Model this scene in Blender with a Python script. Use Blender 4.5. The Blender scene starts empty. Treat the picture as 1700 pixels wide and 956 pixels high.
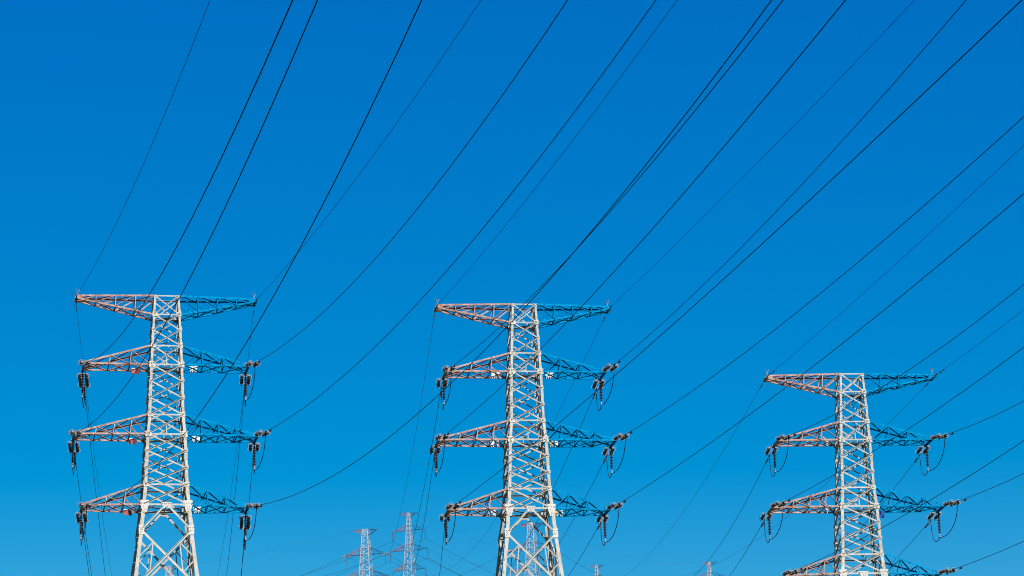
import bpy, math, random
from mathutils import Vector, Matrix

random.seed(7)
R = math.radians
SC = bpy.context.scene
COL = SC.collection

# ------------------------------------------------------------------ camera
PITCH, ROLL, FPX = 0.248811609, 0.0229261980, 5031.896      # focal length in pixels of a 1700 px wide frame
EYE = 1.7
cam = bpy.data.objects.new('camera', bpy.data.cameras.new('camera'))
COL.objects.link(cam)
cam.data.sensor_width = 36.0
cam.data.lens = FPX / 1700 * 36
cam.data.clip_start, cam.data.clip_end = 0.5, 30000
cp, sp, cr, sr = math.cos(PITCH), math.sin(PITCH), math.cos(ROLL), math.sin(ROLL)
XH, UH, FH = Vector((1, 0, 0)), Vector((0, -sp, cp)), Vector((0, cp, sp))
RIGHT, UP = cr * XH - sr * UH, sr * XH + cr * UH
cam.matrix_world = Matrix(((RIGHT.x, UP.x, -FH.x, 0), (RIGHT.y, UP.y, -FH.y, 0), (RIGHT.z, UP.z, -FH.z, EYE), (0, 0, 0, 1)))
SC.camera = cam
SC.cycles.filter_width = 1.0

# ------------------------------------------------------------------ sky, sun, exposure
SUN_EL, SUN_AZ = R(41), R(161)          # azimuth clockwise from the view direction (+Y): behind the camera, to the right
world = bpy.data.worlds.new('World')
SC.world = world
world.use_nodes = True
nt = world.node_tree
bg = nt.nodes['Background']
sky = nt.nodes.new('ShaderNodeTexSky')
sky.sky_type = 'NISHITA'
sky.sun_disc = False
sky.sun_elevation, sky.sun_rotation = SUN_EL, SUN_AZ
sky.altitude = 1000
sky.air_density, sky.dust_density, sky.ozone_density = 1.0, 0.0, 5.0
hs = nt.nodes.new('ShaderNodeHueSaturation')
hs.inputs['Saturation'].default_value = 1.48
nt.links.new(sky.outputs[0], hs.inputs['Color'])
sep, com = nt.nodes.new('ShaderNodeSeparateColor'), nt.nodes.new('ShaderNodeCombineColor')
nt.links.new(hs.outputs[0], sep.inputs[0])
nt.links.new(sep.outputs[0], com.inputs[0])
for ch, gain, power in ((1, 1.06, 1.02), (2, 2.62, 0.48)):     # the deep, polarised blue of the photograph
    pw, ml = nt.nodes.new('ShaderNodeMath'), nt.nodes.new('ShaderNodeMath')
    pw.operation, ml.operation = 'POWER', 'MULTIPLY'
    pw.inputs[1].default_value, ml.inputs[1].default_value = power, gain
    nt.links.new(sep.outputs[ch], pw.inputs[0])
    nt.links.new(pw.outputs[0], ml.inputs[0])
    nt.links.new(ml.outputs[0], com.inputs[ch])
nt.links.new(com.outputs[0], bg.inputs['Color'])
bg.inputs['Strength'].default_value = 0.0575
sun = bpy.data.objects.new('sun', bpy.data.lights.new('sun', 'SUN'))
COL.objects.link(sun)
sun.data.energy = 5.0
sun.data.angle = R(0.53)
sun.data.color = (1.0, 0.955, 0.88)
sd = Vector((math.sin(SUN_AZ) * math.cos(SUN_EL), math.cos(SUN_AZ) * math.cos(SUN_EL), math.sin(SUN_EL)))
sun.rotation_euler = sd.to_track_quat('Z', 'Y').to_euler()
sun.location = sd * 400
SC.view_settings.view_transform = 'Standard'
SC.view_settings.look = 'None'
SC.view_settings.gamma = 1
SC.view_settings.exposure = 0.8
SC.view_settings.use_curve_mapping = False

# ------------------------------------------------------------------ materials
def mat(name, c1, c2, rough=0.6, metal=0.0, scale=3.0, contrast=(0.35, 0.65), stretch=(1, 1, 1), fine=None, spec=0.3, vary=0.0):
    m = bpy.data.materials.new(name)
    m.use_nodes = True
    n, l = m.node_tree.nodes, m.node_tree.links
    b = n['Principled BSDF']
    tc = n.new('ShaderNodeTexCoord')
    mp = n.new('ShaderNodeMapping')
    mp.inputs['Scale'].default_value = stretch
    l.new(tc.outputs['Object'], mp.inputs['Vector'])
    no = n.new('ShaderNodeTexNoise')
    no.inputs['Scale'].default_value = scale
    no.inputs['Detail'].default_value = 6
    l.new(mp.outputs[0], no.inputs['Vector'])
    rp = n.new('ShaderNodeValToRGB')
    rp.color_ramp.elements[0].position, rp.color_ramp.elements[1].position = contrast
    rp.color_ramp.elements[0].color = (*c1, 1)
    rp.color_ramp.elements[1].color = (*c2, 1)
    l.new(no.outputs['Fac'], rp.inputs['Fac'])
    out = rp.outputs[0]
    if fine:
        n2 = n.new('ShaderNodeTexNoise')
        n2.inputs['Scale'].default_value = fine[0]
        n2.inputs['Detail'].default_value = 4
        l.new(mp.outputs[0], n2.inputs['Vector'])
        r2 = n.new('ShaderNodeValToRGB')
        r2.color_ramp.elements[0].position, r2.color_ramp.elements[1].position = fine[2]
        r2.color_ramp.elements[0].color = (0, 0, 0, 1)
        r2.color_ramp.elements[1].color = (1, 1, 1, 1)
        l.new(n2.outputs['Fac'], r2.inputs['Fac'])
        mx = n.new('ShaderNodeMix')
        mx.data_type = 'RGBA'
        l.new(r2.outputs[0], mx.inputs[0])
        l.new(out, mx.inputs[6])
        mx.inputs[7].default_value = (*fine[1], 1)
        out = mx.outputs[2]
    if vary:                                                       # every member has weathered a little differently
        oi = n.new('ShaderNodeObjectInfo')
        mr = n.new('ShaderNodeMapRange')
        mr.inputs['To Min'].default_value, mr.inputs['To Max'].default_value = 1 - vary, 1 + vary
        l.new(oi.outputs['Random'], mr.inputs['Value'])
        hv = n.new('ShaderNodeHueSaturation')
        l.new(mr.outputs[0], hv.inputs['Value'])
        l.new(out, hv.inputs['Color'])
        out = hv.outputs[0]
    l.new(out, b.inputs['Base Color'])
    b.inputs['Roughness'].default_value = rough
    b.inputs['Metallic'].default_value = metal
    b.inputs['Specular IOR Level'].default_value = spec
    return m

M_STEEL = mat('weathered_pale_steel', (0.235, 0.226, 0.20), (0.34, 0.329, 0.295), 0.6, 0.0, 2.2, fine=(14, (0.15, 0.12, 0.09), (0.57, 0.76)), vary=0.10)
M_PLATE = mat('pale_steel_plate', (0.32, 0.31, 0.282), (0.38, 0.37, 0.336), 0.6, 0.0, 4, fine=(20, (0.17, 0.15, 0.125), (0.62, 0.8)), vary=0.08)
M_BOLT = mat('dark_bolt', (0.02, 0.017, 0.014), (0.04, 0.034, 0.028), 0.6, 0.0, 9)
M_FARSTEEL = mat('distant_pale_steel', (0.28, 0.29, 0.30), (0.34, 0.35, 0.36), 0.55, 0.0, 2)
M_RED = mat('faded_red_paint', (0.19, 0.08, 0.062), (0.30, 0.18, 0.145), 0.65, 0.0, 1.6, (0.35, 0.62), fine=(7, (0.40, 0.33, 0.285), (0.50, 0.72)))
M_BLUE = mat('blue_paint', (0.001, 0.14, 0.30), (0.001, 0.20, 0.41), 0.7, 0.0, 2.0, fine=(9, (0.001, 0.05, 0.13), (0.54, 0.70)), spec=0.0)
M_FARRED = mat('distant_red_paint', (0.20, 0.055, 0.05), (0.27, 0.12, 0.105), 0.6, 0.0, 1)
M_FARBLUE = mat('distant_blue_paint', (0.004, 0.05, 0.13), (0.006, 0.08, 0.18), 0.6, 0.0, 1)
M_WIRE = mat('dark_aluminium_cable', (0.012, 0.011, 0.012), (0.03, 0.027, 0.027), 0.7, 0.0, 2, spec=0.1)
M_GWIRE = mat('steel_earth_cable', (0.03, 0.03, 0.05), (0.05, 0.05, 0.07), 0.7, 0.0, 2, spec=0.1)
M_PORC = mat('brown_porcelain', (0.055, 0.045, 0.040), (0.085, 0.070, 0.062), 0.35, 0.0, 6)
M_PORCR = mat('red_brown_porcelain', (0.03, 0.011, 0.009), (0.05, 0.018, 0.013), 0.35, 0.0, 6)
M_FIT = mat('weathered_fitting', (0.20, 0.175, 0.155), (0.29, 0.265, 0.245), 0.55, 0.2, 9)
M_FITD = mat('dark_fitting', (0.02, 0.015, 0.013), (0.045, 0.032, 0.027), 0.6, 0.2, 9)
M_SIGNW = mat('white_sign_enamel', (0.50, 0.50, 0.50), (0.55, 0.55, 0.55), 0.35, 0.0, 5)
M_SIGNY = mat('yellow_sign_enamel', (0.40, 0.26, 0.05), (0.44, 0.30, 0.08), 0.4, 0.0, 5)
M_SIGNR = mat('red_sign_enamel', (0.25, 0.04, 0.035), (0.31, 0.07, 0.055), 0.4, 0.0, 5)
M_SIGNRD = mat('shaded_red_sign_enamel', (0.04, 0.006, 0.008), (0.07, 0.012, 0.012), 0.4, 0.0, 5)  # red enamel with the shade of a turned-away plate put into its colour
M_SIGNB = mat('blue_sign_enamel', (0.002, 0.03, 0.20), (0.004, 0.045, 0.25), 0.4, 0.0, 5)
M_GROUND = mat('dry_grass_ground', (0.03, 0.045, 0.015), (0.07, 0.07, 0.03), 0.9, 0.0, 0.02, fine=(0.9, (0.02, 0.035, 0.01), (0.4, 0.7)))

# ------------------------------------------------------------------ mesh helpers
class MB:
    """collects bars, tubes and plates, then links them as ONE mesh object"""
    def __init__(s): s.v, s.f, s.mi = [], [], []
    def add(s, vs, fs, m=0):
        o = len(s.v)
        s.v += [tuple(p) for p in vs]
        s.f += [tuple(i + o for i in q) for q in fs]
        s.mi += [m] * len(fs)
    def prism(s, prof, p0, p1, e, n, m=0):
        k = len(prof)
        vs = [p0 + e * a + n * b for a, b in prof] + [p1 + e * a + n * b for a, b in prof]
        fs = [(i, (i + 1) % k, k + (i + 1) % k, k + i) for i in range(k)]
        s.add(vs, fs + [tuple(range(k))[::-1], tuple(range(k, 2 * k))], m)
    def angle(s, p0, p1, n, size, size2=None, th=0.016, side=1, off=0.0, m=0, lean=0.0):
        """rolled steel angle: one flange flat in the plane whose outward normal is n, the other leaving its edge
        along n (size2 > 0) or against it (size2 < 0); off shifts the whole bar along n"""
        p0, p1, n = Vector(p0), Vector(p1), Vector(n)
        t = (p1 - p0).normalized()
        n = (n - t * n.dot(t)).normalized()
        e = n.cross(t).normalized() * side
        a = size2 if size2 is not None else size
        h = size / 2
        if a >= 0: prof = [(-h, 0), (h, 0), (h, a), (h - th, a), (h - th, th), (-h, th)]
        else: prof = [(-h, 0), (h, 0), (h, a), (h - th, a), (h - th, -th), (-h, -th)]
        s.prism(prof, p0 + n * off, p1 + n * off, e, n, m)
    def corner(s, p0, p1, d1, d2, size, th=0.022, m=0):
        """corner angle: heel on the line, flanges running along d1 and d2"""
        p0, p1, d1, d2 = Vector(p0), Vector(p1), Vector(d1), Vector(d2)
        s.prism([(0, 0), (size, 0), (size, th), (th, th), (th, size), (0, size)], p0, p1, d1, d2, m)
    def box(s, c, ax, ay, az, m=0):
        c, ax, ay, az = Vector(c), Vector(ax), Vector(ay), Vector(az)
        vs = [c + ax * i + ay * j + az * k for i in (-1, 1) for j in (-1, 1) for k in (-1, 1)]
        s.add(vs, [(0, 1, 3, 2), (4, 6, 7, 5), (0, 4, 5, 1), (2, 3, 7, 6), (0, 2, 6, 4), (1, 5, 7, 3)], m)
    def tube(s, pts, r, n=6, m=0):
        pts = [Vector(p) for p in pts]
        vs, fs = [], []
        ref = None
        for i, p in enumerate(pts):
            t = (pts[min(i + 1, len(pts) - 1)] - pts[max(i - 1, 0)]).normalized()
            if ref is None: ref = t.orthogonal().normalized()
            ref = (ref - t * ref.dot(t)).normalized()
            b = t.cross(ref)
            for k in range(n):
                a = 2 * math.pi * k / n
                vs.append(p + (ref * math.cos(a) + b * math.sin(a)) * r)
        for i in range(len(pts) - 1):
            for k in range(n):
                fs.append((i * n + k, i * n + (k + 1) % n, (i + 1) * n + (k + 1) % n, (i + 1) * n + k))
        fs += [tuple(range(n))[::-1], tuple(range(len(vs) - n, len(vs)))]
        s.add(vs, fs, m)
    def lathe(s, p0, p1, prof, n=10, m=0):
        """turned body between p0 and p1; prof = [(fraction, radius)...]"""
        p0, p1 = Vector(p0), Vector(p1)
        t = (p1 - p0).normalized()
        a = t.orthogonal().normalized()
        b = t.cross(a)
        vs, fs = [], []
        for u, r in prof:
            c = p0.lerp(p1, u)
            for k in range(n):
                w = 2 * math.pi * k / n
                vs.append(c + (a * math.cos(w) + b * math.sin(w)) * r)
        for i in range(len(prof) - 1):
            for k in range(n):
                fs.append((i * n + k, i * n + (k + 1) % n, (i + 1) * n + (k + 1) % n, (i + 1) * n + k))
        fs += [tuple(range(n))[::-1], tuple(range(len(vs) - n, len(vs)))]
        s.add(vs, fs, m)
    def ring(s, c, n, rad, r, m=0, a0=0.0, a1=2 * math.pi, k=14, up=None):
        c, n = Vector(c), Vector(n).normalized()
        a = (Vector(up) - n * Vector(up).dot(n)).normalized() if up is not None else n.orthogonal().normalized()
        b = n.cross(a)
        s.tube([c + (a * math.cos(w) + b * math.sin(w)) * rad for w in [a0 + (a1 - a0) * i / k for i in range(k + 1)]], r, 5, m)
    def poly(s, pts, n, th, m=0):
        """flat plate: outline pts, thickness th along n"""
        n = Vector(n)
        k = len(pts)
        vs = [Vector(p) for p in pts] + [Vector(p) + n * th for p in pts]
        s.add(vs, [tuple(range(k))[::-1], tuple(range(k, 2 * k))] + [(i, (i + 1) % k, k + (i + 1) % k, k + i) for i in range(k)], m)
    def mesh(s, name, mats, smooth=False):
        me = bpy.data.meshes.new(name)
        me.from_pydata(s.v, [], s.f)
        for x in (mats if isinstance(mats, (list, tuple)) else [mats]): me.materials.append(x)
        me.polygons.foreach_set('material_index', s.mi)
        if smooth: me.polygons.foreach_set('use_smooth', [True] * len(s.f))
        me.update()
        return me
    def build(s, name, mats, parent=None, smooth=False):
        o = bpy.data.objects.new(name, s.mesh(name, mats, smooth))
        COL.objects.link(o)
        if parent: o.parent = parent
        return o

def tag(o, label=None, cat=None, group=None, kind=None):
    if label: o['label'] = label
    if cat: o['category'] = cat
    if group: o['group'] = group
    if kind: o['kind'] = kind
    return o

def empty(name, loc, rz=0.0):
    o = bpy.data.objects.new(name, None)
    COL.objects.link(o)
    o.empty_display_size = 0.5
    o.location = loc
    o.rotation_euler = (0, 0, rz)
    return o

def link(name, me, parent=None):
    o = bpy.data.objects.new(name, me)
    COL.objects.link(o)
    if parent: o.parent = parent
    return o

# ------------------------------------------------------------------ terrain
def smooth(a, b, x):
    t = min(1, max(0, (x - a) / (b - a)))
    return t * t * (3 - 2 * t)

def terrain_h(x, y):
    h = 112 * smooth(380, 1010, y) + 14 * smooth(1010, 1500, y)
    w = smooth(250, 600, math.hypot(x, y))
    h += w * (3.0 * math.sin(x * 0.011 + 1) * math.cos(y * 0.009) + 1.5 * math.sin(x * 0.031 + y * 0.027))
    return h - 60 * smooth(1900, 4000, y)

def make_terrain():
    xs = [-9000, -5000, -3000, -2000] + [-1500 + 50 * i for i in range(61)] + [2000, 3000, 5000, 9000]
    ys = [-6000, -3000, -1500, -800] + [-400 + 40 * i for i in range(56)] + [2200, 2800, 4000, 6000, 10000, 16000]
    vs = [(x, y, terrain_h(x, y)) for y in ys for x in xs]
    k = len(xs)
    fs = [(j * k + i, j * k + i + 1, (j + 1) * k + i + 1, (j + 1) * k + i) for j in range(len(ys) - 1) for i in range(k - 1)]
    m = MB()
    m.add(vs, fs)
    tag(m.build('terrain', M_GROUND, None, True), 'grassy ground rising to a hill behind the pylons', 'ground', kind='structure')
make_terrain()

# ------------------------------------------------------------------ big lattice pylons
Z = dict(t=0.0, a=1.299, u1=3.467, l1=4.770, u2=8.192, l2=9.532, u3=12.941, l3=14.300, k=16.024)   # depth below the top
WTAB = [(0, .843), (1.299, .913), (3.467, 1.019), (4.77, 1.085), (8.192, 1.181), (9.532, 1.312), (12.941, 1.454), (14.3, 1.587), (16.024, 1.734), (60, 7.0)]
HALF = {'t': 6.0, '1': 5.471, '2': 6.051, '3': 5.458}
DEP = {'t': 0.448, '1': 1.05, '2': 1.05, '3': 1.05}
FRAC = {'t': (.235, .49, .745), '1': (.30, .62), '2': (.225, .46, .71), '3': (.30, .615)}
ARMWORD = {'t': 'top', '1': 'upper', '2': 'middle', '3': 'lower'}

def width(d):
    for (a, wa), (b, wb) in zip(WTAB, WTAB[1:]):
        if d <= b: return wa + (wb - wa) * (d - a) / (b - a)

FACES = [  # outward normal, tangent
    (Vector((0, -1, 0)), Vector((1, 0, 0))), (Vector((1, 0, 0)), Vector((0, 1, 0))),
    (Vector((0, 1, 0)), Vector((-1, 0, 0))), (Vector((-1, 0, 0)), Vector((0, -1, 0)))]

def big_tower(name, loc, yaw, H, label, signs, small=False):
    root = empty(name, loc, yaw)
    tag(root, label, 'pylon', 'large pylons in the foreground')
    P = lambda x, y, d: Vector((x, y, H - d))
    def fp(face, s, d, o=0.0, pull=0.0):                       # point on a face: s = -1..1 across, o outward
        n, t = FACES[face]
        w = width(d)
        return n * (w + o) + t * (w * s) + Vector((0, 0, H - d))
    # --- legs
    zs = [0, 1.299, 3.467, 4.77, 8.192, 9.532, 12.941, 14.3, 16.024, H - 0.35]
    for sx in (-1, 1):
        for sy in (-1, 1):
            m = MB()
            for i, (a, b) in enumerate(zip(zs, zs[1:])):
                sz = 0.135 + 0.095 * min(1, a / 15)
                m.corner(P(sx * width(a), sy * width(a), a), P(sx * width(b), sy * width(b), b), (-sx, 0, 0), (0, -sy, 0), sz, 0.022)
            for d in (2.6, 6.2, 10.9, 15.2):                    # splice plates
                w0, w1 = width(d - .35), width(d + .35)
                m.corner(P(sx * (w0 + .012), sy * (w0 + .012), d - .35), P(sx * (w1 + .012), sy * (w1 + .012), d + .35), (-sx, 0, 0), (0, -sy, 0), 0.13 + .006 * d, 0.012)
            d = 1.0
            k = 0
            while d < H - 2 and sx < 0 and sy < 0 or (d < H - 2 and sx > 0 and sy > 0):   # step bolts on two legs
                w = width(d)
                q = P(sx * w, sy * w, d)
                v = Vector((sx * .17, 0, 0)) if k % 2 else Vector((0, sy * .17, 0))
                ins = Vector((0, -sy * .07, 0)) if k % 2 else Vector((-sx * .07, 0, 0))
                m.tube([q + ins, q + ins + v], 0.011, 5)
                d += 0.42
                k += 1
            w = width(H - 0.35)
            m.box(P(sx * (w - .1), sy * (w - .1), H - 0.30), (0.3, 0, 0), (0, 0.3, 0), (0, 0, 0.05))
            m.build('leg', M_STEEL, root)
            f = MB()
            w = width(H)
            f.box(P(sx * (w - .1), sy * (w - .1), H - 0.05), (0.55, 0, 0), (0, 0.55, 0), (0, 0, 0.20))
            f.build('concrete_footing', mat_concrete, root)
    # --- lattice faces
    nodes = [0, 1.299, 2.383, 3.467, 4.77, 5.911, 7.051, 8.192, 9.532, 10.668, 11.805, 12.941, 14.3]
    horiz = {0, 1.299, 3.467, 4.77, 8.192, 9.532, 12.941, 14.3}
    for fi, (n, t) in enumerate(FACES):
        m = MB()
        for a, b in zip(nodes, nodes[1:]):
            sz = 0.078 + 0.03 * a / 14
            # rising bar rides outside the leg flanges, falling bar sits inside them
            m.angle(fp(fi, -.93, b), fp(fi, .93, a), n, sz, sz * 0.78, 0.012, 1, 0.012)
            m.angle(fp(fi, -.93, a), fp(fi, .93, b), n, sz, -sz * 0.75, 0.012, -1, -0.030)
        for d in sorted(horiz):
            sz = 0.085 + 0.03 * d / 14
            m.angle(fp(fi, -.9, d), fp(fi, .9, d), n, sz, -sz, 0.014, 1, -0.046)
        for a, b in ((3.467, 4.77), (8.192, 9.532), (12.941, 14.3)):
            c = a + (b - a) * width(a) / (width(a) + width(b))
            if b < 14: m.angle(fp(fi, 0, c), fp(fi, 0, b), n, 0.06, -.06, 0.01, 1, -0.062)
        # inverted V below the lowest arm, the big X under it and its redundant bars
        d0, d1, d2 = 14.3, 16.024, 19.9
        for s in (-1, 1):
            m.angle(fp(fi, .10 * s, d0 + .12), fp(fi, .95 * s, d1), n, 0.135, 0.09 * (1 if s < 0 else -1), 0.016, -1, 0.004 if s < 0 else -.030)
        m.angle(fp(fi, -.95, d2), fp(fi, .95, d1), n, 0.15, 0.09, 0.016, 1, 0.012)
        m.angle(fp(fi, -.95, d1), fp(fi, .95, d2), n, 0.15, -0.12, 0.016, -1, -0.030)
        mid = 17.95
        for s in (-1, 1):
            up = fp(fi, -.95 * -s, d1).lerp(fp(fi, .95 * -s, d2), .21)
            lo = fp(fi, -.95 * -s, d2).lerp(fp(fi, .95 * -s, d1), .27)
            lg = fp(fi, .97 * s, mid)
            for p, q in ((lg, up), (lg, lo), (up, lo)):
                m.angle(p, q, n, 0.07, -.06, 0.01, 1, -0.05)
        lower = [19.9, 27.5, 37.0, H - 0.6]
        for a, b in zip(lower, lower[1:]):
            m.angle(fp(fi, -.96, a), fp(fi, .96, a), n, 0.16, -.14, 0.016, 1, -0.05)
            m.angle(fp(fi, -.96, b), fp(fi, .96, a), n, 0.17, 0.14, 0.016, -1, 0.004)
            m.angle(fp(fi, -.96, a), fp(fi, .96, b), n, 0.17, -.14, 0.016, -1, -0.03)
            c = a + (b - a) * width(a) / (width(a) + width(b))
            for s in (-1, 1): m.angle(fp(fi, .98 * s, c), fp(fi, 0, c), n, 0.09, -.08, 0.012, 1, -0.07)
        m.build('lattice_panel', M_STEEL, root)
    # --- plan bracing
    for d in (1.299, 4.77, 9.532, 14.3):
        m = MB()
        w = width(d) * .95
        dd = d + .06
        m.angle(P(-w, -w, dd), P(w, w, dd), (0, 0, 1), 0.08, -.07, 0.012)
        m.angle(P(-w, w, dd + .02), P(w, -w, dd + .02), (0, 0, 1), 0.08, -.07, 0.012)
        m.angle(P(0, -w, dd + .05), P(0, w, dd + .05), (0, 0, 1), 0.07, -.07, 0.012)
        m.build('plan_bracing', M_STEEL, root)
    # --- gusset plates with bolts, front and rear
    def gusset(fi, s, d, hw, hh, shape='rect', off=0.020):
        n, t = FACES[fi]
        g = MB()
        c = fp(fi, s, d) + n * off
        up = Vector((0, 0, 1)) + n * -(width(d + .5) - width(d - .5))
        if shape == 'rect':
            o = [(-hw, -hh), (hw, -hh), (hw, hh), (-hw, hh)]
        elif shape == 'shield':
            o = [(-hw * .42, -hh), (hw * .42, -hh), (hw, hh * .25), (hw, hh), (-hw, hh), (-hw, hh * .25)]
        else:
            o = [(-hw * .6, -hh), (hw * .6, -hh), (hw, hh), (-hw, hh)]
        cut = 1 if hw > .2 else 0
        pts = [c + t * a + up * b for a, b in o]
        g.poly(pts, n, 0.014)
        nb = 5 if hw > .24 else 4 if hw > .15 else 2
        spots = [(hw * (-.8 + 1.6 * i / (nb - 1)), hh * .55) for i in range(nb)] + [(x * hw, y * hh) for x, y in ((-.3, .05), (.32, .0), (-.12, -.35), (.2, -.5), (0, -.8), (-.2, -.75))[:(6 if hw > .2 else 3)]]
        for a, b in spots:
            q = c + t * a + up * b + n * .014
            g.lathe(q, q + n * .022, [(0, .024), (1, .022)], 6, 1)
        g.build('gusset_plate', [M_PLATE, M_BOLT], root)
    for fi in (0, 2):
        for d in sorted(horiz):
            big = d in (4.77, 9.532)
            for s in (-1, 1):
                w = width(d)
                if d == 0: gusset(fi, s * .90, .07, .12, .10)
                elif d == 14.3: gusset(fi, s * (1 - .17 / w), d + .14, .275, .42, 'shield')
                else: gusset(fi, s * (1 - .12 / w), d, .205 if big else .165, .19 if big else .145, 'rect')
        for d in (2.383, 5.911, 7.051, 10.668, 11.805):
            for s in (-1, 1): gusset(fi, s * (1 - .07 / width(d)), d, .10, .105)
        for s in (-1, 1): gusset(fi, s * (1 - .11 / width(16.024)), 16.024, .18, .30)
        gusset(fi, 0, 14.36, .34, .20, 'trap', 0.022)
    # --- cross-arms
    def arm(lv, sx, red):
        col = M_RED if red else M_BLUE
        m = MB()
        L, dp = HALF[lv], DEP[lv]
        if lv == 't': dl, du = Z['a'], Z['t']
        else: dl, du = Z['l' + lv], Z['u' + lv]
        fr = FRAC[lv]
        F, B = {}, {}
        O = Vector((0, 0, 0))
        for key, sy in (('f', -1), ('b', 1)):
            n = Vector((0, sy, 0))
            wl, wu = width(dl), width(du)
            lo0, up0 = P(sx * (wl + .02), sy * wl, dl), P(sx * (wu + .02), sy * wu, du)
            if lv == 't': tl = P(sx * L, sy * dp, du + .16); tu = P(sx * L, sy * dp, du + .02)
            else: tl = P(sx * L, sy * dp, dl); tu = P(sx * (L - .12), sy * dp, dl - .10)
            cs = .115
            m.angle(lo0, tl + Vector((sx * .08, 0, 0)), n, cs, -cs, 0.014, sx * sy, 0)
            m.angle(up0, tu, n, cs, -cs, 0.014, sx * -sy, 0)
            lows = [lo0.lerp(tl, f) for f in fr]
            ups = [up0.lerp(tu, f) for f in fr]
            for a, b in zip(lows, ups): m.angle(a, b, n, 0.058, .05, 0.009, sx * sy, 0.003)
            pl, pu = [lo0] + lows, [up0] + ups
            for i in range(len(fr)):
                if lv == 't': m.angle(pu[i], pl[i + 1], Vector((0, sy * .62, -.78)) if sy < 0 else n, 0.08, .05, 0.009, -sx * sy, 0.014)
                else: m.angle(pl[i], pu[i + 1], Vector((0, sy * .62, -.78)) if sy < 0 else n, 0.08, .05, 0.009, -sx * sy, 0.014)
            if lv == 't': m.angle(pu[-1], pl[-1].lerp(tl, .55), n, 0.06, .05, 0.009, sx * sy, 0.014)
            (F if key == 'f' else B).update(l=pl + [tl], u=pu + [tu])
        dn = Vector((0, -.62, -.78))
        k = len(fr) + 1
        for i in range(k):                                        # bottom and top plane zigzags
            a, b = ('f', 'b') if i % 2 == 0 else ('b', 'f')
            X, Y = (F, B) if i % 2 == 0 else (B, F)
            z1, z2 = Vector((0, 0, -.02)), Vector((0, 0, -.035))
            m.angle(X['l'][i] + z1, Y['l'][i + 1] + z1, dn, 0.08, -.06, 0.009, 1)
            m.angle(Y['l'][i] + z2, X['l'][i + 1] + z2, dn, 0.08, -.06, 0.009, -1)
            m.angle(F['u'][i] - z1 * 0.5, B['u'][i + 1] - z1 * 0.5, dn, 0.10, -.07, 0.009, 1)
            if i: 
                m.angle(F['l'][i], B['l'][i], dn, 0.06, .05, 0.009, 1)
                m.angle(F['u'][i], B['u'][i], dn, 0.06, .05, 0.009, 1)
                if i < k - 0: m.angle(F['u'][i], B['l'][i], Vector((sx, 0, 0)), 0.05, .05, 0.008, 1)
        # end beam across the tip, with the plates the strings hang from
        e = P(sx * (L - .02), 0, (Z['t'] + .13) if lv == 't' else dl)
        m.box(e, (0.075, 0, 0), (0, dp + .10, 0), (0, 0, 0.065))
        for sy in (-1, 1):
            m.box(P(sx * (L - .02), sy * (dp + .13), (.17 if lv == 't' else dl + .03)), (0.11, 0, 0), (0, 0.05, 0), (0, 0, 0.07))
        if lv == 't':
            m.box(P(sx * (L - .22), -dp, du + .10), (0.22, 0, 0), (0, 0.012, 0), (0, 0, 0.12))
            m.box(P(sx * (L - .22), dp, du + .10), (0.22, 0, 0), (0, 0.012, 0), (0, 0, 0.12))
            spk = MB()
            for q in (0.06, -.05):                                 # little bird spikes at the tip
                spk.tube([P(sx * (L - .1), -.1 + q, du), P(sx * (L - .1) + q, -.1 + q * 2, du - .32), P(sx * (L - .1) + q * 2.6, -.1 + q * 4, du - .55)], .012, 5)
        a = m.build('cross_arm', col, root)
        if lv == 't': spk.build('bird_spike', M_FIT, a)
        a['label'] = ('faded red' if red else 'blue') + ' painted cross-arm'
        # sign plates standing on the rear lower chord
        for what in signs.get((lv, sx), ()):
            kind, dx, dz, hw, hh = what
            g = MB()
            y = width(dl) + .04 - .03
            y = (width(dl) * .7 + dp * .3) - .06
            c = P(sx * 0 + dx, y - .06, dl - dz)
            g.box(c, (hw, 0, 0), (0, .012, 0), (0, 0, hh), 0)
            g.box(c + Vector((0, -.016, hh - .02)), (hw, 0, 0), (0, .008, 0), (0, 0, .02), 1)
            for q in (-.45, .45):
                lo = -(dz) if dz > 0 else -dz
                g.box(c + Vector((q * hw, .03, -dz * .5)), (.022, 0, 0), (0, .012, 0), (0, 0, abs(dz) * .5 + .05), 1)
            mt = {'white': M_SIGNW, 'yellow': M_SIGNY, 'red': M_SIGNR, 'shaded_red': M_SIGNRD, 'blue': M_SIGNB}[kind]
            s_ = g.build('sign_plate', [mt, M_SIGNR if kind == 'shaded_red' else M_SIGNW if kind in ('white', 'yellow', 'red') else mt], a)
            s_['label'] = 'small %s sign plate clamped on the arm' % kind
    for lv in 't123':
        arm(lv, -1, True)
        arm(lv, 1, False)
    return root

mat_concrete = mat('footing_concrete', (0.28, 0.27, 0.25), (0.38, 0.37, 0.34), 0.85, 0, 4)

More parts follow.
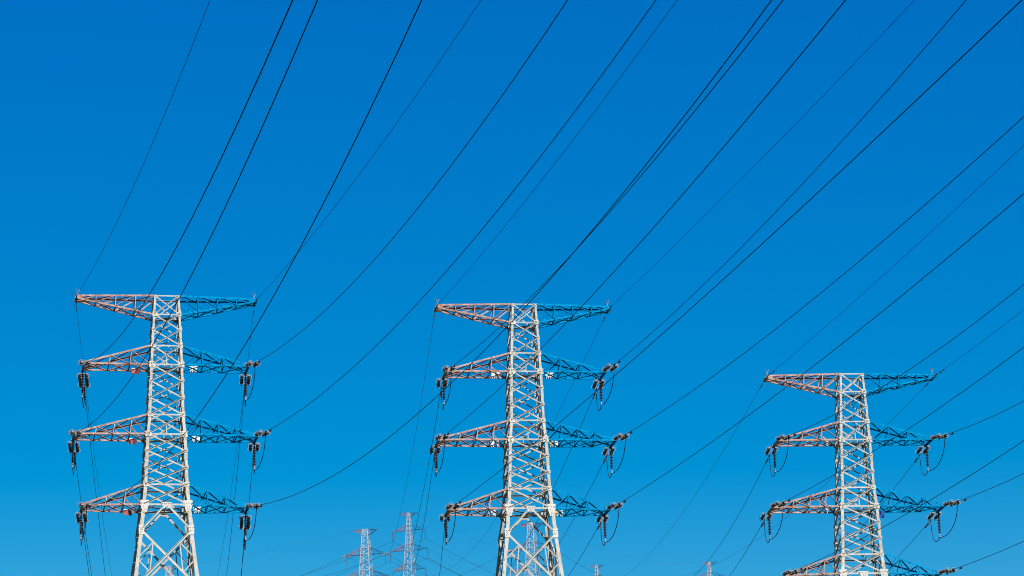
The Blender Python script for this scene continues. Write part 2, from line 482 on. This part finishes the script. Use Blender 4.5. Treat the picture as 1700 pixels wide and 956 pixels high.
wp = lambda x, dz=.22, h=.15: [('white', x - .145, dz, .125, h), ('white', x + .145, dz, .125, h)]
rp = lambda x: [('red', x - .13, -.03, .125, .19), ('shaded_red', x + .14, -.07, .125, .19)]  # second plate is red too, its shaded look painted into the colour
yw = lambda x: [('yellow', x - .16, .22, .12, .16), ('white', x + .18, .22, .11, .15)]
TOWERS = []
G = EYE
for nm, X, Y, Zt, yaw, label, signs in (
    ('transmission_tower', -23.284, 197.67, 50.029, .18627, 'large white lattice pylon with red boxes on its left arms, leftmost of three',
     {('1', -1): rp(-1.95), ('2', -1): rp(-2.1), ('3', -1): rp(-2.35), ('1', 1): wp(1.95), ('2', 1): wp(2.15), ('3', 1): wp(2.25)}),
    ('transmission_tower', 0.691, 202.53, 50.089, .13561, 'large white lattice pylon standing in the middle, white and yellow plates on its arms',
     {('1', -1): wp(-1.85), ('2', -1): wp(-2.0), ('3', -1): wp(-2.2), ('1', 1): wp(1.9), ('2', 1): yw(2.1), ('3', 1): yw(2.35)}),
    ('transmission_tower', 23.750, 209.73, 46.269, .07851, 'large white lattice pylon at the right, its top lower than the other two',
     {('1', -1): [('white', -1.75, .24, .13, .17)], ('2', -1): [('white', -1.9, .24, .13, .17)], ('2', 1): [('blue', 1.75, -.20, .14, .24), ('blue', 2.05, -.20, .14, .24)]})):
    H = Zt + G
    big_tower(nm, (X, Y, 0), yaw, H, label, signs)
    TOWERS.append((X, Y, Zt + G, yaw))

def tip(t, lv, sx, fb):
    X, Y, Zt, yaw = TOWERS[t]
    c, s = math.cos(yaw), math.sin(yaw)
    x, y = sx * HALF[lv], (-1 if fb == 'f' else 1) * DEP[lv]
    return Vector((X + c * x - s * y, Y + s * x + c * y, Zt - (0 if lv == 't' else Z['l' + lv])))

# ------------------------------------------------------------------ strain insulators (prototype along +X)
TW = ('left', 'middle', 'right')
CW = {-1: 'red', 1: 'blue'}
LS = 4.20                                        # length of a whole strain assembly, arm tip to wire clamp

def sheds(n, r0, r1, a=0.0, b=1.0):
    p = [(a, r0)]
    for i in range(n):
        u, w = a + (b - a) * i / n, (b - a) / n
        p += [(u + w * .15, r0), (u + w * .40, r1), (u + w * .55, r1 * .97), (u + w * .62, r0 * 1.15)]
    return p + [(b, r0)]

def strain_meshes():
    out = []
    m = MB()
    m.tube([(0, 0, 0), (.30, 0, 0)], .035, 6)
    m.ring((.16, 0, 0), (0, 1, 0), .07, .022, k=10)
    m.tube([(.30, 0, 0), (.76, 0, 0)], .030, 6)
    m.box((.50, 0, 0), (.12, 0, 0), (0, .03, 0), (0, 0, .05))
    out.append(('shackle', m.mesh('shackle', M_FITD), None))
    for x, s in ((.80, 1), (3.44, -1)):
        m = MB()
        m.poly([(x - .07 * s, -.07, -.012), (x - .07 * s, .07, -.012), (x + .06 * s, .29, -.012), (x + .11 * s, .29, -.012), (x + .11 * s, -.29, -.012), (x + .06 * s, -.29, -.012)], (0, 0, 1), .024)
        out.append(('yoke_plate', m.mesh('yoke_plate', M_FIT), None))
    for y in (-.235, .235):
        m = MB()
        m.lathe((1.06, y, 0), (3.18, y, 0), sheds(13, .062, .112), 12)
        sub = []
        c = MB()
        c.lathe((.90, y, 0), (1.08, y, 0), [(0, .03), (.3, .035), (.35, .08), (1, .09)], 10)
        sub.append(('end_cap', c.mesh('end_cap', M_FIT, True)))
        c = MB()
        c.lathe((3.16, y, 0), (3.34, y, 0), [(0, .09), (.65, .08), (.7, .035), (1, .03)], 10)
        sub.append(('end_cap', c.mesh('end_cap', M_FIT, True)))
        for x, d in ((1.10, 1), (3.14, -1)):
            h = MB()
            h.ring((x + .06 * d, y, 0), (1, 0, 0), .175, .015, k=16)
            h.tube([(x + .06 * d, y, .175), (x - .08 * d, y, 0), (x + .06 * d, y, -.175)], .012, 5)
            sub.append(('arcing_ring', h.mesh('arcing_ring', M_FIT)))
        out.append(('insulator_string', m.mesh('insulator_string', M_PORC, True), sub))
    m = MB()
    m.tube([(3.36, 0, 0), (3.70, 0, 0)], .03, 6)
    m.lathe((3.62, 0, 0), (LS + .08, 0, 0), [(0, .03), (.1, .05), (.8, .05), (1, .03)], 8)
    m.tube([(3.95, 0, 0), (4.02, 0, -.12), (3.98, 0, -.26)], .032, 6)
    out.append(('dead_end_clamp', m.mesh('dead_end_clamp', M_FITD), None))
    return out
STRAIN = strain_meshes()

def jumper_meshes():
    m = MB()
    m.tube([(0, 0, 0), (0, 0, -.24)], .028, 6)
    m.box((0, 0, -.06), (.05, 0, 0), (0, .05, 0), (0, 0, .05))
    c = m.mesh('hanger', M_FITD)
    m = MB()
    m.lathe((0, 0, -.22), (0, 0, -1.50), sheds(12, .045, .115), 12)
    b = m.mesh('insulator_string', M_PORCR, True)
    m = MB()
    m.tube([(0, 0, -1.48), (0, 0, -1.74)], .03, 6)
    m.box((0, 0, -1.76), (.045, 0, 0), (0, .13, 0), (0, 0, .055))
    return [('hanger', c, None), ('insulator_string', b, None), ('jumper_clamp', m.mesh('jumper_clamp', M_FIT), None)]
JUMP = jumper_meshes()

def place(name, parts, mw, label, cat, group):
    root = bpy.data.objects.new(name, None)
    root.empty_display_size = .3
    COL.objects.link(root)
    root.matrix_world = mw
    tag(root, label, cat, group)
    for pn, me, sub in parts:
        p = link(pn, me, root)
        for sn, sm in (sub or ()): link(sn, sm, p)
    return root

def damper_mesh():
    m = MB()
    m.tube([(-.24, 0, -.10), (-.1, 0, -.115), (.1, 0, -.115), (.24, 0, -.10)], .012, 5)
    m.lathe((-.30, 0, -.10), (-.14, 0, -.11), [(0, .035), (.2, .055), (1, .05)], 8)
    m.lathe((.14, 0, -.11), (.30, 0, -.10), [(0, .05), (.8, .055), (1, .035)], 8)
    m.box((0, 0, -.05), (.03, 0, 0), (0, .03, 0), (0, 0, .075))
    return m.mesh('vibration_damper', M_FITD)
DAMP = damper_mesh()

def frame_along(p, d):
    d = d.normalized()
    y = Vector((0, 0, 1)).cross(d).normalized()
    z = d.cross(y)
    return Matrix(((d.x, y.x, z.x, p.x), (d.y, y.y, z.y, p.y), (d.z, y.z, z.z, p.z), (0, 0, 0, 1)))

# (pylon, front/back span, arm, side): azimuth, slope and curvature of the hanging cable, length of it that is built
SPANS = {
(0, 'f', 't', -1): (168.139, -0.1517, 5.100e-04, 230), (0, 'f', '1', -1): (169.543, -0.2225, 4.982e-04, 230),
(0, 'f', '2', -1): (168.567, -0.1864, 6.606e-04, 230), (0, 'f', '3', -1): (167.150, -0.1889, 1.131e-03, 230),
(0, 'f', 't', 1): (167.982, -0.1146, 4.384e-04, 230), (0, 'f', '1', 1): (168.482, -0.1726, 7.742e-04, 230),
(0, 'f', '2', 1): (167.158, -0.1338, 8.374e-04, 230), (0, 'f', '3', 1): (167.303, -0.1653, 9.943e-04, 230),
(1, 'f', 't', -1): (171.773, -0.1178, 2.363e-04, 230), (1, 'f', '1', -1): (173.5, -0.1622, 3.135e-04, 230),
(1, 'f', '2', -1): (172.705, -0.1266, 2.834e-04, 230), (1, 'f', 't', 1): (171.921, -0.0855, 1.526e-04, 230),
(1, 'f', '1', 1): (172.657, -0.0997, 3.952e-04, 230), (1, 'f', '3', -1): (171.587, -0.0898, 1.622e-04, 230),
(1, 'f', '2', 1): (172.071, -0.1019, 3.729e-04, 230), (1, 'f', '3', 1): (171.957, -0.0773, 2.872e-04, 230),
(2, 'f', 't', -1): (173.929, -0.0674, 1.790e-04, 230), (2, 'f', '1', -1): (174.210, -0.1300, 7.041e-04, 230),
(2, 'f', 't', 1): (174.008, -0.0576, 5.151e-04, 230), (2, 'f', '2', -1): (174.166, -0.0907, 4.267e-04, 230),
(2, 'f', '1', 1): (174.843, -0.1357, 1.090e-03, 230), (2, 'f', '3', -1): (173.898, -0.0775, 4.463e-04, 230),
(2, 'f', '2', 1): (174.505, -0.1037, 9.135e-04, 230), (2, 'f', '3', 1): (174.319, -0.0847, 8.112e-04, 230),
(0, 'b', 't', -1): (-6.567, -0.0185, 2.476e-04, 219), (0, 'b', '1', -1): (-5.978, -0.1205, 1.570e-04, 96),
(0, 'b', '2', -1): (-6.434, -0.0468, 2.424e-04, 89), (0, 'b', '3', -1): (-6.486, -0.0539, 2.488e-04, 52),
(0, 'b', 't', 1): (-6.660, -0.0037, 2.410e-04, 248), (0, 'b', '1', 1): (-6.269, -0.0051, 2.610e-04, 176),
(0, 'b', '2', 1): (-5.837, 0.0357, 2.719e-04, 168), (0, 'b', '3', 1): (-6.478, -0.1612, 2.512e-04, 38),
(1, 'b', 't', -1): (-3.474, 0.0322, 2.182e-04, 183), (1, 'b', '1', -1): (-3.234, 0.0330, 2.575e-04, 291),
(1, 'b', '2', -1): (-2.753, 0.0572, 2.716e-04, 203), (1, 'b', '3', -1): (-1.945, 0.0730, 2.689e-04, 118),
(1, 'b', 't', 1): (-4.515, 0.0154, 2.691e-04, 252), (1, 'b', '1', 1): (-3.155, 0.0239, 2.338e-04, 226),
(1, 'b', '2', 1): (-2.775, 0.0368, 3.089e-04, 176), (1, 'b', '3', 1): (-2.563, 0.0431, 3.191e-04, 89),
(2, 'b', 't', -1): (-1.125, 0.0444, 1.963e-04, 321), (2, 'b', '1', -1): (0.159, 0.0307, 3.596e-04, 190),
(2, 'b', '2', -1): (0.268, 0.0374, 3.709e-04, 89), (2, 'b', 't', 1): (-1.256, 0.0552, 1.723e-04, 300),
(2, 'b', '1', 1): (0.349, 0.0212, 4.195e-04, 183), (2, 'b', '2', 1): (-0.363, 0.0116, 3.016e-04, 74),
}

def span_point(key, s):
    az, a, b, _ = SPANS[key]
    p = tip(key[0], key[2], key[3], key[1])
    return Vector((p.x + s * math.sin(R(az)), p.y + s * math.cos(R(az)), p.z + a * s + b * s * s))

CLAMPS = {}
for key, (az, a, b, end) in SPANS.items():
    t, fb, lv, sx = key
    where = '%s %s arm of the %s large pylon' % (CW[sx], ARMWORD[lv], TW[t])
    earth = lv == 't'
    p0 = tip(t, lv, sx, fb)
    s0 = 0.35 if earth else LS
    ss, s = [s0], s0
    while s < end:
        s = min(end, s + max(1.2, min(8, s * .06)))
        ss.append(s)
    m = MB()
    m.tube([span_point(key, s) - Vector((0, 0, .10 if earth else 0)) for s in ss], 0.0125 if earth else 0.0180, 6)
    if earth:
        w = m.build('earth_wire', M_GWIRE, None, True)
        tag(w, 'thin earth wire running %s from %s' % ('towards the viewer' if fb == 'f' else 'away behind', where), 'wire', 'earth wires on the pylon tops')
        c = MB()
        d = (span_point(key, 2) - span_point(key, .1)).normalized()
        q = span_point(key, 0) - Vector((0, 0, .10))
        c.tube([q - d * .05, q + d * .35], .03, 6)
        c.lathe(q + d * .30, q + d * 1.0, [(0, .02), (.1, .04), (.8, .04), (1, .015)], 6)
        c.box(q + d * .12, d * .10, Vector((.05, 0, 0)), (0, 0, .07))
        if fb == 'f': c.tube([q + d * .6, q + d * .55 + Vector((0, 0, -.16)), q + d * .3 + Vector((.03 * sx, 0, -.3)), q + Vector((.06 * sx, .1, -.25))], .010, 5)
        c.build('dead_end_clamp', M_FITD, w)
        if t == 0 and fb == 'f' and sx < 0:                       # the loose loop of wire round the left tip
            l = MB()
            cc = q + Vector((-.30, .25, -.12))
            l.ring(cc, (0, 1, .1), .40, .014, a0=-.3, a1=4.1, k=18, up=(0, 0, 1))
            l.build('jumper_loop', M_GWIRE, w)
        for sd_ in ((1.9, 2.7) if t != 0 or fb == 'b' else ()):
            if t == 2 or fb == 'b':
                o = link('vibration_damper', DAMP, w)
                o.matrix_world = frame_along(span_point(key, sd_) - Vector((0, 0, .10)), span_point(key, sd_ + .1) - span_point(key, sd_))
                o.scale = (.7, .7, .7)
        continue
    w = m.build('conductor_wire', M_WIRE, None, True)
    tag(w, 'dark power line running %s from %s' % ('to the viewer' if fb == 'f' else 'back and down', where), 'power line', 'power lines strung on the large pylons')
    for sd_ in ((6.0,) if fb == 'f' else (5.4, 6.5)):
        o = link('vibration_damper', DAMP, w)
        o.matrix_world = frame_along(span_point(key, sd_), span_point(key, sd_ + .1) - span_point(key, sd_))
    d = span_point(key, LS) - p0
    place('strain_insulator', STRAIN, frame_along(p0, d),
          'grey insulator pair pulled %s by wire from %s' % ('forward' if fb == 'f' else 'backward', where), 'insulator', 'strain insulators at the arm tips')
    CLAMPS[key] = p0 + d.normalized() * (3.74 if fb == 'f' else 3.98) + Vector((0, 0, -.05 if fb == 'f' else -.24))

def bez(p0, p1, p2, p3, n):
    return [p0 * (1 - u) ** 3 + p1 * 3 * u * (1 - u) ** 2 + p2 * 3 * u * u * (1 - u) + p3 * u ** 3 for u in [i / n for i in range(n + 1)]]

for t in range(3):
    for lv in '123':
        for sx in (-1, 1):
            if (t, 'b', lv, sx) not in SPANS: continue
            where = '%s %s arm of the %s large pylon' % (CW[sx], ARMWORD[lv], TW[t])
            X, Y, Zt, yaw = TOWERS[t]
            p = tip(t, lv, sx, 'b') + Vector((-math.cos(yaw) * .02 * sx, -math.sin(yaw) * .02 * sx, -.10)) + Vector((math.sin(yaw), -math.cos(yaw), 0)) * .12
            place('jumper_insulator', JUMP, Matrix.Translation(p) @ Matrix.Rotation(yaw, 4, 'Z'),
                  'red-brown insulator hanging straight down from %s' % where, 'insulator', 'hanging insulators that hold the jumper cables')
            low = p + Vector((0, 0, -1.80))
            cf, cb = CLAMPS[(t, 'f', lv, sx)], CLAMPS[(t, 'b', lv, sx)]
            j = MB()
            pts = bez(cf, cf + Vector((0, 0, -1.3)), low.lerp(cf, .55) * 1.0 + Vector((0, 0, -1.35)), low, 14)
            pts += bez(low, low.lerp(cb, .25) + Vector((0, 0, -.55)), cb.lerp(low, .12) + Vector((0, 0, -1.75)), cb, 12)[1:]
            j.tube(pts, .026, 6)
            tag(j.build('jumper_cable', M_WIRE, None, True), 'slack black loop of cable under %s' % where, 'cable', 'jumper cables looping under the arms')

# ------------------------------------------------------------------ distant pylons on the hill
def at(px, py, depth):
    """world point seen at a photo pixel, at a given distance along +Y"""
    x, y = px - 850, py - 478
    u, v = cr * x - sr * y, sr * x + cr * y
    d = Vector((u / FPX, cp + v / FPX * sp, sp - v / FPX * cp))
    return Vector((0, 0, EYE)) + d * (depth / d.y)

FAR = []
def far_tower(px, py, depth, yaw, kind, label, short, sc=1.0):
    top = at(px, py, depth)
    base = terrain_h(top.x, top.y)
    H = top.z - base
    root = empty('transmission_tower', (top.x, top.y, base), yaw)
    tag(root, label, 'pylon', 'distant pylons on the hill')
    if kind == 'strain': lev = [(0, 1.75, 4.3), (6.2, 8.4, 6.9), (13.8, 16.0, 7.9), (21.4, 23.6, 6.9)]; w0, wk, wa = .98, .062, .165
    else: lev = [(0, 1.3, 3.2), (4.1, 5.9, 6.0), (10.5, 12.6, 6.8), (17.1, 19.2, 6.0)]; w0, wk, wa = .45, .055, .13
    lev = [(a * sc, b * sc, c * sc) for a, b, c in lev]
    w0 *= sc
    wd = lambda d: w0 + wk * d
    P = lambda x, y, d: Vector((x, y, H - d))
    for sx in (-1, 1):
        for sy in (-1, 1):
            m = MB()
            m.corner(P(sx * w0, sy * w0, 0), P(sx * wd(H), sy * wd(H), H), (-sx, 0, 0), (0, -sy, 0), wa * 1.25, .05)
            m.build('leg', M_FARSTEEL, root)
    ds, d = [0], 0
    while d < H - 3:
        d = min(H, d + max(1.5, 1.5 * wd(d)))
        ds.append(d)
    for n, t in FACES:
        m = MB()
        fp = lambda s, d: n * wd(d) + t * (wd(d) * s) + Vector((0, 0, H - d))
        for a, b in zip(ds, ds[1:]):
            m.angle(fp(-.95, b), fp(.95, a), n, wa * .62, wa * .4, .03, -1, .02)
            m.angle(fp(-.95, a), fp(.95, b), n, wa * .62, -wa * .4, .03, -1, -.03)
        for a, b, _ in lev:
            for q in (a, b): m.angle(fp(-.95, q), fp(.95, q), n, wa * .8, -wa * .5, .03, 1, -.06)
        m.build('lattice_panel', M_FARSTEEL, root)
    tips = {}
    for li, (u, l, L) in enumerate(lev):
        if li and H - l < 0: continue
        for sx in (-1, 1):
            m = MB()
            dt = (u + .12) if li == 0 else l
            tp = P(sx * L, 0, dt)
            for sy in (-1, 1):
                n = Vector((0, sy, 0))
                m.angle(P(sx * wd(l), sy * wd(l), l), tp, n, wa * .85, -wa * .8, .03, sx * -sy)
                m.angle(P(sx * wd(u), sy * wd(u), u), tp, n, wa * .85, -wa * .8, .03, sx * -sy)
                for f in (.33, .66):
                    a, b = P(sx * wd(l), sy * wd(l), l).lerp(tp, f), P(sx * wd(u), sy * wd(u), u).lerp(tp, f)
                    m.angle(a, b, n, wa * .5, wa * .3, .03, 1)
                    m.angle(P(sx * wd(u), sy * wd(u), u).lerp(tp, f - .33), a, n, wa * .5, wa * .3, .03, 1)
            for f in (0.0, .33):
                m.angle(P(sx * wd(l), -wd(l), l).lerp(tp, f), P(sx * wd(l), wd(l), l).lerp(tp, f + .33), (0, 0, -1), wa * .5, wa * .4, .03, 1)
            a = m.build('cross_arm', M_FARRED if sx < 0 else M_FARBLUE, root)
            a['label'] = ('red' if sx < 0 else 'blue') + ' painted cross-arm'
            tips[(li, sx)] = Vector((top.x, top.y, base)) + Matrix.Rotation(yaw, 3, 'Z') @ tp
    FAR.append((short, kind, yaw, tips))
    return tips

T_F = far_tower(607, 879, 1006, R(-14), 'strain', 'distant pylon standing left of the tall slender distant one', 'left distant pylon')
T_S = far_tower(678.5, 851.5, 1006, R(-22), 'hang', 'tall slender distant pylon with insulators hanging straight down, left of the middle pylon', 'slender distant pylon')
T_M = far_tower(882, 869, 1010, R(-20), 'strain', 'distant pylon seen through the legs of the middle pylon', 'distant pylon behind middle legs')
far_tower(990.5, 938, 1180, R(-22), 'hang', 'tiny distant pylon top just right of the middle pylon', 'x', .98)
far_tower(1177.5, 933, 1180, R(-22), 'hang', 'tiny distant pylon top under the wires of the right pylon', 'x', .98)
far_tower(281, 940, 1010, R(-12), 'strain', 'distant pylon top framed by the legs of the left pylon', 'x', .82)

def far_wire(p, q, sag, r, label, cat='power line', name='conductor_wire', mt=None):
    m = MB()
    m.tube([p.lerp(q, i / 24) - Vector((0, 0, 4 * sag * (i / 24) * (1 - i / 24))) for i in range(25)], r, 5)
    tag(m.build(name, mt or M_WIRE, None, True), label, cat, 'thin wires strung between the distant pylons')

def rod(name, p, q, r, mt, label, n=8):
    m = MB()
    m.lathe(p, q, [(0, r * .4), (.08, r * .4)] + sheds(n, r * .55, r, .08, .92) + [(.93, r * .4), (1, r * .4)], 6)
    tag(m.build(name, mt, None, True), label, 'insulator', 'insulators on the distant pylons')

AW = ('top', 'upper', 'middle', 'lower')
M_FARFIT = mat('distant_insulator', (0.17, 0.11, 0.085), (0.22, 0.15, 0.12), .6, 0, 2)
M_FARHANG = mat('distant_brown_insulator', (0.06, 0.036, 0.04), (0.09, 0.055, 0.058), .5, 0, 2)
for (short, kind, yaw, tips), vr, vl in zip(FAR[:3], ((68, 244, 22), (112, 278, 6), (68, 244, 24)), ((-112, -278, -72), (-112, -278, -66), (-112, -278, -70))):
    vr, vl = Vector(vr), Vector(vl)
    for (li, sx), p in tips.items():
        if li == 3 or (li == 2 and kind == 'strain'): 
            if kind == 'strain': continue
        arm_ = '%s %s arm of the %s' % (CW[sx], AW[li], short)
        if li == 0:
            far_wire(p, p + vr, 5, .016, 'hair-thin earth wire running right from %s' % arm_, 'wire', 'earth_wire', M_GWIRE)
            far_wire(p, p + vl, 5, .010, 'hair-thin earth wire running left from %s' % arm_, 'wire', 'earth_wire', M_GWIRE)
            continue
        if kind == 'hang':
            q = p - Vector((0, 0, 3.2))
            rod('suspension_insulator', p, q, .16, M_FARHANG, 'thin brown insulator hanging from %s' % arm_, 14)
            for v, w in ((vr, 'right'), (vl, 'left')):
                if li == 3 and w == 'left' and sx < 0: pass
                far_wire(q, q + v, 8, .040, 'thin power line running %s from %s' % (w, arm_))
        else:
            if short.startswith('distant') and sx > 0 : pass
            for v, w in ((vr, 'right'), (vl, 'left')):
                d = (v + Vector((0, 0, -30))).normalized()
                rod('strain_insulator', p, p + d * 3.4, .20, M_FARFIT, 'tan insulator pulled %s from %s' % (w, arm_), 8)
                far_wire(p + d * 3.4, p + d * 3.4 + v, 8, .040, 'thin power line running %s from %s' % (w, arm_))
            rod('jumper_insulator', p - Vector((0, 0, .2)), p - Vector((0, 0, 3.2)), .13, M_FARHANG, 'small brown insulator hanging below %s' % arm_, 10)
